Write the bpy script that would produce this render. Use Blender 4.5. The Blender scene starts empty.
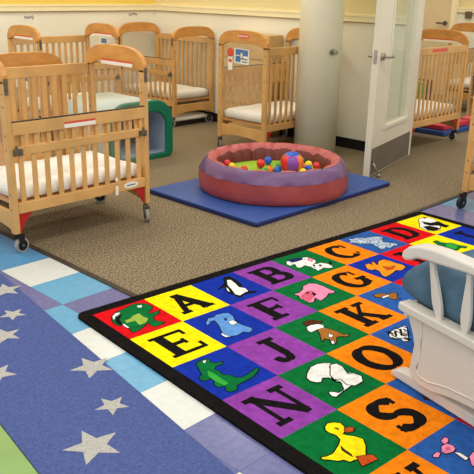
import bpy, bmesh, math, random
from mathutils import Vector, Matrix
C = bpy.context.scene.collection
R = math.radians
random.seed(5)

# ------------------------------------------------------------ camera
cam_d = bpy.data.cameras.new('camera'); cam = bpy.data.objects.new('camera', cam_d); C.objects.link(cam)
cam_d.sensor_width = 36.0; cam_d.sensor_fit = 'HORIZONTAL'; cam_d.lens = 36.0 * 718.86 / 474.0
cam_d.clip_start = 0.05; cam_d.clip_end = 100
_r = [[0.699028, -0.714794, 0.020727], [-0.221475, -0.243967, -0.944155], [0.679933, 0.655401, -0.328848]]
cam.matrix_world = Matrix(((_r[0][0], -_r[1][0], -_r[2][0], -1.7763),
                           (_r[0][1], -_r[1][1], -_r[2][1], -2.6606),
                           (_r[0][2], -_r[1][2], -_r[2][2], 1.5121),
                           (0, 0, 0, 1)))
bpy.context.scene.camera = cam
# ------------------------------------------------------------ world, light, exposure
w = bpy.data.worlds.new('world'); bpy.context.scene.world = w; w.use_nodes = True
w.node_tree.nodes['Background'].inputs[0].default_value = (1.0, 0.985, 0.96, 1)
w.node_tree.nodes['Background'].inputs[1].default_value = 0.9
def area(name, loc, sx, sy, power, col=(1, 0.965, 0.90)):
    l = bpy.data.lights.new(name, 'AREA'); l.shape = 'RECTANGLE'; l.size = sx; l.size_y = sy
    l.energy = power; l.color = col
    o = bpy.data.objects.new(name, l); C.objects.link(o); o.location = loc
    return o
for ix in (-2.2, -0.4, 1.4, 3.3, 5.3, 7.4):
    for iy in (-2.6, -0.4, 1.8, 3.7):
        area('ceiling_troffer', (ix, iy, 2.70), 1.2, 0.6, 14.5)
vs = bpy.context.scene.view_settings
vs.view_transform = 'Standard'; vs.look = 'None'; vs.exposure = 0.07; vs.gamma = 1.0; vs.use_curve_mapping = False

# ------------------------------------------------------------ materials
def lin(c):
    out = []
    for v in c:
        v /= 255.0
        out.append(v / 12.92 if v <= 0.04045 else ((v + 0.055) / 1.055) ** 2.4)
    return (*out, 1)
def mat(name, col, rough=0.6, metal=0.0, var=0.06, scale=8.0, bump=0.0, bscale=200.0, spec=0.4, coat=0.0, aniso=None):
    m = bpy.data.materials.new(name); m.use_nodes = True; nt = m.node_tree; b = nt.nodes['Principled BSDF']
    b.inputs['Roughness'].default_value = rough; b.inputs['Metallic'].default_value = metal
    b.inputs['Specular IOR Level'].default_value = spec
    b.inputs['Coat Weight'].default_value = coat; b.inputs['Coat Roughness'].default_value = 0.15
    tc = nt.nodes.new('ShaderNodeTexCoord'); src = tc.outputs['Object']
    if aniso:
        mp = nt.nodes.new('ShaderNodeMapping'); mp.inputs['Scale'].default_value = aniso
        nt.links.new(src, mp.inputs['Vector']); src = mp.outputs['Vector']
    n = nt.nodes.new('ShaderNodeTexNoise'); n.inputs['Scale'].default_value = scale; n.inputs['Detail'].default_value = 4
    nt.links.new(src, n.inputs['Vector'])
    r = nt.nodes.new('ShaderNodeValToRGB'); c = lin(col)
    lo = tuple(max(0, x * (1 - 2 * var)) for x in c[:3]) + (1,); hi = tuple(min(1, x * (1 + 2 * var)) for x in c[:3]) + (1,)
    r.color_ramp.elements[0].color = lo; r.color_ramp.elements[1].color = hi
    r.color_ramp.elements[0].position = 0.3; r.color_ramp.elements[1].position = 0.7
    nt.links.new(n.outputs['Fac'], r.inputs['Fac']); nt.links.new(r.outputs['Color'], b.inputs['Base Color'])
    if bump:
        n2 = nt.nodes.new('ShaderNodeTexNoise'); n2.inputs['Scale'].default_value = bscale; n2.inputs['Detail'].default_value = 3
        nt.links.new(tc.outputs['Object'], n2.inputs['Vector'])
        bp = nt.nodes.new('ShaderNodeBump'); bp.inputs['Strength'].default_value = bump; bp.inputs['Distance'].default_value = 0.004
        nt.links.new(n2.outputs['Fac'], bp.inputs['Height']); nt.links.new(bp.outputs['Normal'], b.inputs['Normal'])
    return m
def carpet_mat():
    m = mat('carpet', (154, 136, 112), 0.95, var=0.0, bump=0.9, bscale=110, spec=0.1)
    nt = m.node_tree; b = nt.nodes['Principled BSDF']; tc = nt.nodes.new('ShaderNodeTexCoord')
    v = nt.nodes.new('ShaderNodeTexNoise'); v.inputs['Scale'].default_value = 95; v.inputs['Detail'].default_value = 4; v.inputs['Roughness'].default_value = 0.9
    nt.links.new(tc.outputs['Object'], v.inputs['Vector'])
    r = nt.nodes.new('ShaderNodeValToRGB'); e = r.color_ramp.elements
    e[0].position = 0.40; e[0].color = lin((64, 55, 38)); e[1].position = 0.60; e[1].color = lin((186, 170, 140))
    x = e.new(0.5); x.color = lin((122, 107, 82))
    nt.links.new(v.outputs['Fac'], r.inputs['Fac']); nt.links.new(r.outputs['Color'], b.inputs['Base Color'])
    return m
def glass_mat(name, tint=(0.93, 0.97, 0.94), gloss=0.10, rough=0.03, haze=0.0):
    m = bpy.data.materials.new(name); m.use_nodes = True; nt = m.node_tree
    nt.nodes.remove(nt.nodes['Principled BSDF']); out = nt.nodes['Material Output']
    t = nt.nodes.new('ShaderNodeBsdfTransparent'); t.inputs[0].default_value = (*tint, 1)
    g = nt.nodes.new('ShaderNodeBsdfGlossy'); g.inputs['Roughness'].default_value = rough
    mx = nt.nodes.new('ShaderNodeMixShader'); mx.inputs[0].default_value = gloss
    nt.links.new(t.outputs[0], mx.inputs[1]); nt.links.new(g.outputs[0], mx.inputs[2])
    last = mx
    if haze:
        d = nt.nodes.new('ShaderNodeBsdfDiffuse'); d.inputs[0].default_value = (0.80, 0.82, 0.76, 1)
        m2 = nt.nodes.new('ShaderNodeMixShader'); m2.inputs[0].default_value = haze
        nt.links.new(mx.outputs[0], m2.inputs[1]); nt.links.new(d.outputs[0], m2.inputs[2]); last = m2
    nt.links.new(last.outputs[0], out.inputs[0]); return m
M = dict(
    wood=mat('maple_wood', (211, 164, 100), 0.42, var=0.07, scale=3, spec=0.35, aniso=(1.5, 1.5, 1.5)),
    wood2=mat('maple_edge', (206, 147, 76), 0.40, var=0.07, scale=4, spec=0.35, aniso=(2, 2, 5)),
    sheet=mat('white_sheet', (246, 243, 234), 0.85, var=0.02, bump=0.35, bscale=12),
    acrylic=glass_mat('clear_acrylic', tint=(.98,.98,.97), gloss=0.03, haze=0.03),
    glass=glass_mat('door_glass', tint=(0.93, 0.96, 0.92), gloss=0.07, haze=0.10),
    metal=mat('brushed_metal', (176, 172, 162), 0.3, metal=1.0, var=0.03),
    dmetal=mat('dark_metal', (116, 106, 88), 0.45, metal=0.6, var=0.05),
    kick=mat('kick_plate', (132, 126, 114), 0.42, metal=0.55, var=0.04, scale=3),
    black=mat('black_plastic', (24, 23, 22), 0.45, var=0.1),
    tyre=mat('grey_tyre', (150, 148, 140), 0.6, var=0.05),
    red=mat('red_plastic', (178, 30, 26), 0.45, var=0.05),
    redlab=mat('red_label', (214, 84, 56), 0.6, var=0.03),
    pinklab=mat('pink_label', (226, 96, 84), 0.6, var=0.03),
    paper=mat('white_paper', (238, 234, 222), 0.7, var=0.02),
    blueprint=mat('blue_print', (72, 118, 176), 0.6, var=0.1, scale=30),
    grey=mat('grey_print', (120, 124, 132), 0.6, var=0.1, scale=40),
    wall=mat('cream_wall_paint', (240, 236, 216), 0.8, var=0.012, scale=1.5, bump=0.05, bscale=90),
    wallup=mat('yellow_wall_paint', (232, 202, 98), 0.8, var=0.012, scale=1.5),
    wallup2=mat('buff_wall_paint', (230, 214, 158), 0.8, var=0.012, scale=1.5),
    rail=mat('cream_rail_paint', (246, 234, 192), 0.5, var=0.01),
    railline=mat('rail_dark_edge', (150, 128, 84), 0.7, var=0.02),  # darker strip along the rail's lower edge
    white=mat('white_gloss_paint', (222, 216, 194), 0.38, var=0.01, scale=2),
    column=mat('ivory_column_paint', (232, 228, 202), 0.45, var=0.015, scale=2),
    base=mat('black_rubber_base', (20, 18, 17), 0.6, var=0.1),
    tandoor=mat('tan_door_paint', (222, 200, 158), 0.5, var=0.01),
    ceil=mat('ceiling_white', (236, 232, 222), 0.9, var=0.02, scale=20),
    carpet=carpet_mat(),
    strip=mat('brown_rubber_strip', (62, 52, 42), 0.6, var=0.08),
    t_white=mat('vinyl_white', (214, 218, 212), 0.20, var=0.02, scale=30, spec=0.5),
    t_sky=mat('vinyl_sky_blue', (98, 164, 200), 0.22, var=0.03, scale=30, spec=0.5),
    t_blue=mat('vinyl_blue', (84, 146, 192), 0.22, var=0.03, scale=30, spec=0.5),
    t_purple=mat('vinyl_lavender', (104, 108, 156), 0.22, var=0.06, scale=40, spec=0.5),
    starblue=mat('star_rug_blue', (78, 92, 144), 0.95, var=0.10, scale=90, bump=0.8, bscale=150, spec=0.08),
    stargrey=mat('star_rug_grey', (176, 174, 168), 0.95, var=0.08, scale=90, bump=0.8, bscale=150, spec=0.08),
    greenmat=mat('sage_green_vinyl', (132, 164, 92), 0.45, var=0.03, bump=0.1, bscale=40),
    matblue=mat('blue_vinyl', (44, 82, 154), 0.42, var=0.04, scale=4, bump=0.08, bscale=25),
    matside=mat('navy_mat_edge', (24, 32, 92), 0.5, var=0.04),
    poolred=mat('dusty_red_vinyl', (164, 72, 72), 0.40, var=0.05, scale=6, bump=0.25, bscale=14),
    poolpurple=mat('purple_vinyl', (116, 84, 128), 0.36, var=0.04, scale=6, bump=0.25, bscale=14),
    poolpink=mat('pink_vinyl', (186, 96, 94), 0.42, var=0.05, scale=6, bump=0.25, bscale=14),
    pooldark=mat('dark_inner_wall', (112, 46, 38), 0.45, var=0.05, scale=6, bump=0.2, bscale=14),  # darker red for the lower bands of the pit's inner wall
    poolgreen=mat('lime_vinyl', (150, 188, 46), 0.5, var=0.05, scale=6),
    foamgreen=mat('green_foam_vinyl', (0, 110, 80), 0.4, var=0.04, scale=5),
    foamgrey=mat('pale_grey_vinyl', (196, 206, 200), 0.45, var=0.02, scale=4),
    foamblue=mat('slate_blue_vinyl', (124, 140, 164), 0.5, var=0.04, scale=4),
    glider=mat('white_satin_paint', (212, 207, 198), 0.35, var=0.01, scale=3),
    cushion=mat('slate_blue_fabric', (74, 100, 120), 0.9, var=0.14, scale=9, bump=0.5, bscale=18, spec=0.15),
    pipe=mat('dark_blue_piping', (48, 66, 84), 0.9, var=0.05),
    tan=mat('tan_laminate', (206, 172, 118), 0.55, var=0.06, scale=3, aniso=(1, 1, 5)),
    tanline=mat('tan_laminate_gap', (128, 96, 56), 0.7, var=0.05),
)
RC = dict(red=(206, 16, 24), yellow=(244, 222, 10), blue=(20, 48, 156), purple=(138, 62, 158), green=(6, 106, 50),
          orange=(240, 130, 16), blue2=(42, 88, 160), black=(20, 18, 18), white=(232, 232, 226), lime=(150, 176, 70),
          sky=(92, 144, 206), navy=(30, 36, 90), leaf=(52, 160, 60), pink=(236, 138, 172), rose=(206, 92, 120),
          grey=(150, 170, 194), orange2=(244, 146, 30), rust=(190, 76, 26), brown=(156, 102, 44),
          darkbrown=(84, 44, 24), yellow2=(246, 222, 20))
RUG = {k: mat('rug_' + k, v, 0.95, var=0.09 if k != 'black' else 0.15, scale=30, bump=0.7, bscale=160, spec=0.06) for k, v in RC.items()}

# ------------------------------------------------------------ mesh helpers
class MB:
    def __init__(s): s.bm = bmesh.new(); s.mats = []; s.mi = 0; s.sm = set()
    def use(s, m):
        if m not in s.mats: s.mats.append(m)
        s.mi = s.mats.index(m); return s
    def _f(s, vs, smooth=False):
        try: f = s.bm.faces.new(vs)
        except ValueError: return None
        f.material_index = s.mi; f.smooth = smooth; return f
    def hexa(s, p):   # 8 points: bottom 4 ccw, top 4 ccw
        v = [s.bm.verts.new(q) for q in p]
        for i in ((3, 2, 1, 0), (4, 5, 6, 7), (0, 1, 5, 4), (1, 2, 6, 5), (2, 3, 7, 6), (3, 0, 4, 7)): s._f([v[j] for j in i])
        return s
    def box(s, x0, x1, y0, y1, z0, z1):
        return s.hexa([(x0, y0, z0), (x1, y0, z0), (x1, y1, z0), (x0, y1, z0), (x0, y0, z1), (x1, y0, z1), (x1, y1, z1), (x0, y1, z1)])
    def prism(s, pts, fn, a, b, smooth=False):
        """outline pts (2d) extruded from depth a to b; fn(p, q, depth) -> xyz"""
        A = [s.bm.verts.new(fn(p[0], p[1], a)) for p in pts]; B = [s.bm.verts.new(fn(p[0], p[1], b)) for p in pts]
        n = len(pts); s._f(A[::-1]); s._f(B)
        for i in range(n): s._f([A[i], A[(i + 1) % n], B[(i + 1) % n], B[i]], smooth)
        return s
    def lathe(s, prof, n=48, cx=0, cy=0, mod=None, mats=None, close=False):
        rings = []
        for k, (r, z) in enumerate(prof):
            ring = []
            for i in range(n):
                a = 2 * math.pi * i / n; rr, zz = (r, z) if not mod else mod(k, a, r, z)
                ring.append(s.bm.verts.new((cx + rr * math.cos(a), cy + rr * math.sin(a), zz)))
            rings.append(ring)
        for k in range(len(prof) - 1):
            if mats: s.use(mats[k])
            for i in range(n):
                s._f([rings[k][i], rings[k][(i + 1) % n], rings[k + 1][(i + 1) % n], rings[k + 1][i]], True)
        if close:
            s._f(rings[0][::-1]); s._f(rings[-1])
        return s
    def tube(s, pts, r, n=8):
        rings = []; P = [Vector(p) for p in pts]
        for i, p in enumerate(P):
            d = (P[min(i + 1, len(P) - 1)] - P[max(i - 1, 0)]).normalized()
            u = d.cross(Vector((0, 0, 1))); u = u.normalized() if u.length > 1e-3 else Vector((1, 0, 0)); v = d.cross(u)
            rr = r[i] if isinstance(r, (list, tuple)) else r
            rings.append([s.bm.verts.new(p + rr * (math.cos(2 * math.pi * k / n) * u + math.sin(2 * math.pi * k / n) * v)) for k in range(n)])
        for a, b in zip(rings, rings[1:]):
            for k in range(n): s._f([a[k], a[(k + 1) % n], b[(k + 1) % n], b[k]], True)
        s._f(rings[0][::-1]); s._f(rings[-1]); return s
    def disc(s, c, axis, r, h, n=24):
        """cylinder centred at c along axis"""
        ax = Vector(axis).normalized(); return s.tube([Vector(c) - ax * h / 2, Vector(c) + ax * h / 2], r, n)
    def build(s, name, m=None, parent=None, bevel=0, seg=2, loc=None, rz=0):
        bmesh.ops.recalc_face_normals(s.bm, faces=s.bm.faces)
        me = bpy.data.meshes.new(name); s.bm.to_mesh(me); s.bm.free()
        for q in (s.mats or [m]): me.materials.append(q)
        o = bpy.data.objects.new(name, me); C.objects.link(o)
        if parent: o.parent = parent
        if loc: o.location = loc
        if rz: o.rotation_euler.z = rz
        if bevel:
            b = o.modifiers.new('bevel', 'BEVEL'); b.width = bevel; b.segments = seg; b.limit_method = 'ANGLE'; b.angle_limit = R(35)
        return o
def tag(o, label=None, cat=None, group=None, kind=None):
    if label: o['label'] = label
    if cat: o['category'] = cat
    if group: o['group'] = group
    if kind: o['kind'] = kind
    return o
def empty(name, loc, rz=0, label=None, cat=None, group=None):
    o = bpy.data.objects.new(name, None); C.objects.link(o); o.location = loc; o.rotation_euler = (0, 0, rz)
    return tag(o, label, cat, group)
def copy_tree(o, parent=None):
    kids = [c for c in bpy.data.objects if c.parent == o]
    c = o.copy(); C.objects.link(c); c.parent = parent
    for k in kids: copy_tree(k, c)
    return c
def struct(o): o['kind'] = 'structure'; return o
ANIMALS = [
('green', [(0.176, 0.25), (0.338, 0.136), (0.5, 0.112), (0.69, 0.055), (0.825, 0.074), (0.937, 0.182), (0.938, 0.309), (0.848, 0.407), (0.747, 0.428), (0.764, 0.488), (0.958, 0.486), (0.836, 0.585), (0.736, 0.605), (0.658, 0.73), (0.769, 0.853), (0.688, 0.901), (0.526, 0.897), (0.517, 0.831), (0.534, 0.729), (0.361, 0.822), (0.233, 0.857), (0.153, 0.859), (0.184, 0.737), (0.188, 0.569), (0.115, 0.56), (0.091, 0.455), (0.126, 0.349)]),
('black', [(0.278, 0.277), (0.402, 0.247), (0.24, 0.386), (0.196, 0.531), (0.136, 0.558), (0.138, 0.445), (0.187, 0.348)]),
('white', [(0.211, 0.229), (0.325, 0.155), (0.406, 0.185), (0.321, 0.245), (0.251, 0.258), (0.182, 0.344), (0.164, 0.313)]),
('white', [(0.199, 0.515), (0.219, 0.565), (0.213, 0.698), (0.178, 0.691), (0.167, 0.597)]),
('lime', [(0.502, 0.392), (0.615, 0.381), (0.601, 0.509), (0.623, 0.615), (0.508, 0.71), (0.385, 0.71), (0.419, 0.558), (0.27, 0.54), (0.286, 0.463), (0.395, 0.452)]),
('white', [(0.753, 0.129), (0.837, 0.16), (0.786, 0.239), (0.72, 0.202)]),
('black', [(2.735, 0.077), (2.825, 0.118), (2.808, 0.244), (2.756, 0.456), (2.735, 0.529), (2.626, 0.615), (2.623, 0.72), (2.68, 0.814), (2.754, 0.867), (2.689, 0.905), (2.562, 0.857), (2.453, 0.841), (2.379, 0.892), (2.309, 0.862), (2.322, 0.748), (2.299, 0.67), (2.312, 0.553), (2.418, 0.414), (2.343, 0.415), (2.215, 0.463), (2.305, 0.387), (2.45, 0.327), (2.568, 0.244), (2.639, 0.125)]),
('white', [(2.662, 0.198), (2.729, 0.246), (2.677, 0.433), (2.627, 0.562), (2.685, 0.657), (2.636, 0.783), (2.528, 0.791), (2.385, 0.835), (2.354, 0.74), (2.446, 0.542), (2.516, 0.374)]),
('white', [(2.446, 0.411), (2.417, 0.521), (2.35, 0.632), (2.345, 0.555)]),
('sky', [(1.255, 1.248), (1.379, 1.158), (1.472, 1.179), (1.579, 1.137), (1.711, 1.166), (1.779, 1.215), (1.755, 1.337), (1.679, 1.463), (1.656, 1.58), (1.673, 1.679), (1.702, 1.786), (1.678, 1.854), (1.574, 1.89), (1.511, 1.819), (1.374, 1.846), (1.234, 1.81), (1.194, 1.716), (1.261, 1.598), (1.366, 1.415), (1.411, 1.271), (1.346, 1.269), (1.252, 1.333), (1.205, 1.317)]),
('white', [(1.565, 1.426), (1.662, 1.433), (1.655, 1.535), (1.555, 1.568), (1.522, 1.509)]),
('white', [(1.224, 1.638), (1.22, 1.734), (1.269, 1.819), (1.173, 1.783), (1.177, 1.687)]),
('navy', [(1.582, 1.303), (1.624, 1.316), (1.58, 1.392), (1.535, 1.377)]),
('green', [(0.309, 2.125), (0.403, 2.085), (0.503, 2.084), (0.551, 2.141), (0.507, 2.211), (0.555, 2.267), (0.667, 2.276), (0.607, 2.34), (0.488, 2.339), (0.426, 2.385), (0.446, 2.469), (0.424, 2.555), (0.494, 2.605), (0.518, 2.723), (0.606, 2.754), (0.754, 2.726), (0.914, 2.69), (0.934, 2.718), (0.836, 2.786), (0.679, 2.841), (0.511, 2.851), (0.386, 2.858), (0.325, 2.941), (0.215, 2.936), (0.184, 2.87), (0.244, 2.786), (0.147, 2.748), (0.155, 2.658), (0.221, 2.607), (0.211, 2.535), (0.118, 2.533), (0.09, 2.48), (0.121, 2.403), (0.192, 2.387), (0.25, 2.257)]),
('leaf', [(0.325, 2.346), (0.346, 2.43), (0.338, 2.626), (0.332, 2.754), (0.251, 2.759), (0.232, 2.616), (0.243, 2.458)]),
('white', [(0.439, 2.111), (0.5, 2.118), (0.457, 2.174), (0.408, 2.167)]),
('white', [(4.182, 0.218), (4.328, 0.192), (4.526, 0.226), (4.693, 0.29), (4.708, 0.459), (4.658, 0.553), (4.526, 0.613), (4.682, 0.634), (4.739, 0.737), (4.754, 0.849), (4.672, 0.94), (4.591, 0.908), (4.527, 0.838), (4.328, 0.881), (4.343, 0.77), (4.357, 0.657), (4.332, 0.552), (4.173, 0.589), (4.125, 0.53), (4.218, 0.396), (4.09, 0.407), (4.088, 0.304)]),
('navy', [(4.232, 0.189), (4.385, 0.167), (4.593, 0.247), (4.526, 0.331), (4.346, 0.333), (4.24, 0.323)]),
('pink', [(4.693, 0.317), (4.708, 0.433), (4.576, 0.495), (4.576, 0.392)]),
('black', [(4.897, 0.657), (4.862, 0.761), (4.715, 0.846), (4.755, 0.774)]),
('black', [(4.559, 0.687), (4.614, 0.701), (4.562, 0.764), (4.507, 0.75)]),
('black', [(4.468, 0.623), (4.509, 0.639), (4.451, 0.698), (4.41, 0.682)]),
('pink', [(3.158, 1.32), (3.27, 1.337), (3.443, 1.279), (3.545, 1.19), (3.741, 1.163), (3.826, 1.257), (3.847, 1.404), (3.831, 1.555), (3.835, 1.665), (3.772, 1.694), (3.677, 1.658), (3.547, 1.721), (3.342, 1.778), (3.332, 1.72), (3.353, 1.634), (3.21, 1.734), (3.107, 1.71), (3.144, 1.587), (3.118, 1.518), (3.185, 1.412)]),
('rose', [(3.182, 1.461), (3.42, 1.37), (3.543, 1.404), (3.467, 1.561), (3.324, 1.614), (3.152, 1.693), (3.125, 1.603)]),
('black', [(3.406, 1.391), (3.461, 1.409), (3.401, 1.451), (3.347, 1.433)]),
('black', [(3.508, 1.443), (3.486, 1.554), (3.391, 1.589), (3.422, 1.508)]),
('grey', [(6.181, 0.129), (6.41, 0.138), (6.573, 0.251), (6.736, 0.288), (6.904, 0.373), (6.81, 0.492), (6.633, 0.594), (6.796, 0.855), (6.74, 0.918), (6.621, 0.878), (6.453, 0.947), (6.426, 0.843), (6.227, 0.887), (6.274, 0.779), (6.37, 0.558), (6.228, 0.459), (6.134, 0.349), (6.068, 0.244)]),
('orange2', [(5.283, 1.194), (5.401, 1.201), (5.397, 1.275), (5.496, 1.178), (5.545, 1.213), (5.462, 1.345), (5.656, 1.227), (5.813, 1.233), (5.856, 1.367), (5.847, 1.49), (5.871, 1.634), (5.82, 1.723), (5.632, 1.775), (5.535, 1.706), (5.284, 1.77), (5.097, 1.79), (5.117, 1.687), (5.235, 1.556), (5.256, 1.449), (5.166, 1.446), (5.144, 1.345)]),
('rust', [(5.499, 1.434), (5.569, 1.546), (5.722, 1.554), (5.53, 1.642), (5.39, 1.604)]),
('white', [(8.616, 0.158), (8.768, 0.157), (8.921, 0.236), (8.889, 0.412), (8.8, 0.545), (8.641, 0.626), (8.556, 0.754), (8.337, 0.872), (8.138, 0.83), (8.057, 0.714), (8.126, 0.518), (8.391, 0.326)]),
('black', [(8.788, 0.145), (8.897, 0.193), (8.733, 0.239)]),
('black', [(8.529, 0.293), (8.554, 0.375), (8.607, 0.475), (8.849, 0.514), (8.77, 0.715), (8.774, 0.843), (8.58, 0.869), (8.574, 0.705), (8.417, 0.596), (8.397, 0.457)]),
('black', [(8.229, 0.528), (8.389, 0.576), (8.438, 0.734), (8.415, 0.841), (8.18, 0.859), (8.085, 0.733)]),
('green', [(7.533, 1.213), (7.658, 1.223), (7.625, 1.332), (7.676, 1.423), (7.783, 1.497), (7.763, 1.647), (7.827, 1.745), (7.838, 1.806), (7.716, 1.827), (7.662, 1.757), (7.451, 1.798), (7.334, 1.768), (7.416, 1.617), (7.418, 1.512), (7.42, 1.407)]),
('leaf', [(7.634, 1.449), (7.779, 1.517), (7.725, 1.652), (7.503, 1.751), (7.468, 1.653), (7.495, 1.534)]),
('brown', [(4.243, 2.137), (4.404, 2.169), (4.471, 2.269), (4.635, 2.28), (4.62, 2.374), (4.494, 2.44), (4.516, 2.507), (4.378, 2.46), (4.362, 2.346), (4.274, 2.305), (4.201, 2.232)]),
('white', [(4.288, 2.274), (4.464, 2.295), (4.435, 2.337), (4.268, 2.33)]),
('white', [(3.257, 3.151), (3.424, 3.127), (3.565, 3.142), (3.68, 3.138), (3.658, 3.209), (3.283, 3.481), (3.207, 3.443), (3.266, 3.348), (3.159, 3.312), (3.165, 3.234)]),
('black', [(3.364, 3.169), (3.438, 3.162), (3.293, 3.285), (3.249, 3.278)]),
('black', [(3.49, 3.175), (3.55, 3.175), (3.364, 3.336), (3.329, 3.319)]),
('brown', [(2.464, 2.431), (2.609, 2.432), (2.644, 2.526), (2.67, 2.647), (2.666, 2.769), (2.744, 2.826), (2.676, 2.859), (2.572, 2.785), (2.506, 2.778), (2.374, 2.884), (2.274, 2.868), (2.363, 2.756), (2.325, 2.688), (2.234, 2.744), (2.261, 2.682), (2.379, 2.563)]),
('darkbrown', [(2.453, 2.146), (2.588, 2.136), (2.686, 2.179), (2.712, 2.242), (2.78, 2.291), (2.659, 2.329), (2.567, 2.28), (2.424, 2.256)]),
('white', [(2.397, 2.28), (2.505, 2.271), (2.627, 2.314), (2.665, 2.386), (2.612, 2.451), (2.488, 2.431), (2.328, 2.443), (2.318, 2.377)]),
('white', [(2.51, 2.616), (2.521, 2.707), (2.442, 2.732), (2.43, 2.682)]),
('white', [(2.334, 2.8), (2.404, 2.802), (2.338, 2.882), (2.282, 2.873)]),
('white', [(1.346, 3.209), (1.513, 3.122), (1.652, 3.116), (1.747, 3.149), (1.819, 3.201), (1.845, 3.291), (1.822, 3.401), (1.755, 3.436), (1.66, 3.422), (1.528, 3.476), (1.487, 3.545), (1.61, 3.535), (1.723, 3.516), (1.876, 3.538), (1.641, 3.755), (1.454, 3.78), (1.379, 3.788), (1.21, 3.82), (1.175, 3.763), (1.222, 3.673), (1.278, 3.714), (1.313, 3.771), (1.432, 3.763), (1.546, 3.621), (1.5, 3.587), (1.505, 3.459), (1.436, 3.408), (1.339, 3.47), (1.273, 3.436), (1.234, 3.361), (1.257, 3.279)]),
('black', [(1.729, 3.264), (1.786, 3.277), (1.748, 3.334), (1.698, 3.312)]),
('rose', [(1.588, 3.438), (1.642, 3.437), (1.608, 3.5), (1.554, 3.494)]),
('white', [(1.793, 3.238), (1.889, 3.272), (1.891, 3.38), (1.79, 3.549), (1.871, 3.574), (1.897, 3.694), (1.796, 3.788), (1.628, 3.796), (1.558, 3.713), (1.597, 3.577), (1.528, 3.527), (1.568, 3.422)]),
('yellow2', [(0.581, 4.152), (0.665, 4.122), (0.745, 4.153), (0.801, 4.221), (0.776, 4.295), (0.701, 4.363), (0.646, 4.375), (0.67, 4.419), (0.724, 4.484), (0.76, 4.578), (0.675, 4.678), (0.527, 4.789), (0.418, 4.79), (0.362, 4.763), (0.292, 4.758), (0.265, 4.691), (0.201, 4.668), (0.149, 4.606), (0.08, 4.542), (0.091, 4.502), (0.171, 4.528), (0.251, 4.538), (0.344, 4.509), (0.455, 4.466), (0.531, 4.42), (0.558, 4.337), (0.53, 4.264), (0.534, 4.204)]),
('rust', [(0.75, 4.309), (0.823, 4.33), (0.864, 4.392), (0.808, 4.388), (0.804, 4.423), (0.704, 4.392), (0.701, 4.347)]),
('black', [(0.661, 4.222), (0.692, 4.266), (0.67, 4.303), (0.652, 4.248)]),
('darkbrown', [(0.442, 4.506), (0.423, 4.567), (0.418, 4.661), (0.389, 4.712), (0.382, 4.659), (0.387, 4.565)]),
('rust', [(0.425, 4.729), (0.604, 4.815), (0.582, 4.912), (0.331, 4.882)]),
('pink', [(1.443, 5.14), (1.546, 5.123), (1.564, 5.167), (1.499, 5.206), (1.421, 5.2)]),
('pink', [(1.354, 5.201), (1.46, 5.203), (1.483, 5.27), (1.457, 5.326), (1.382, 5.344), (1.277, 5.316), (1.267, 5.26)]),
('pink', [(1.131, 5.233), (1.224, 5.228), (1.246, 5.268), (1.155, 5.298), (1.106, 5.262)]),
('rose', [(1.376, 5.241), (1.423, 5.266), (1.389, 5.3), (1.335, 5.28)]),
('white', [(1.382, 5.344), (1.424, 5.399), (1.411, 5.51), (1.346, 5.51), (1.359, 5.424)]),
('pink', [(1.448, 5.489), (1.561, 5.476), (1.628, 5.515), (1.605, 5.605), (1.404, 5.692), (1.317, 5.651), (1.324, 5.587)]),
('darkbrown', [(2.132, 4.466), (2.218, 4.479), (2.217, 4.541), (2.112, 4.562), (2.068, 4.53)])]

# ------------------------------------------------------------ the setting
XS, YS = 0.281, -0.148          # seam between tile and carpet
m = MB(); m.box(XS, 10, YS, 5.2, -0.05, 0); m.build('floor', M['carpet'])
struct(bpy.data.objects['floor'])
m = MB(); T0x, T0y, T = -0.024, 0.833, 0.3048
known = {(0, -1): 't_blue', (0, 0): 't_white', (0, 1): 't_sky', (0, 2): 't_purple', (-1, -1): 't_purple', (-1, 0): 't_purple', (-1, 1): 't_purple',
         (-1, 2): 't_sky', (-1, 3): 't_white', (-1, 4): 't_sky', (-1, 5): 't_white', (-1, 6): 't_purple', (-1, 7): 't_purple', (-1, 8): 't_purple',
         (0, -2): 't_blue', (-1, -2): 't_purple'}
for i in range(-9, 33):
    for j in range(-14, 16):
        x0, x1 = T0x + i * T, T0x + (i + 1) * T; y1, y0 = T0y - j * T, T0y - (j + 1) * T
        if x0 >= XS - 0.05:
            if y0 >= YS - 0.02: continue
            y1 = min(y1, YS)
        k = known.get((i, j))
        if not k:
            q = random.Random(i * 131 + j * 17).random()
            k = 't_purple' if (i > 3 and q < 0.6) or q < 0.4 else ('t_sky' if q < 0.75 else 't_white')
        if i >= 6: k = 't_purple'
        if (i, j) in ((10, 3), (11, 4), (10, 4)): k = 't_blue'
        if (i, j) in ((9, 3), (9, 2), (8, 3), (8, 2), (10, 2)): k = 't_purple'
        m.use(M[k]).box(x0 + .0006, x1 - .0006, y0 + .0006, y1 - .0006, -0.04, 0)
tile_floor = struct(m.build('floor'))
m = MB(); m.box(XS, XS + .034, YS + .034, 4.5, 0, 0.006); m.box(XS, 9.9, YS, YS + .034, 0, 0.006)
struct(m.build('trim_1', M['strip']))
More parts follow.
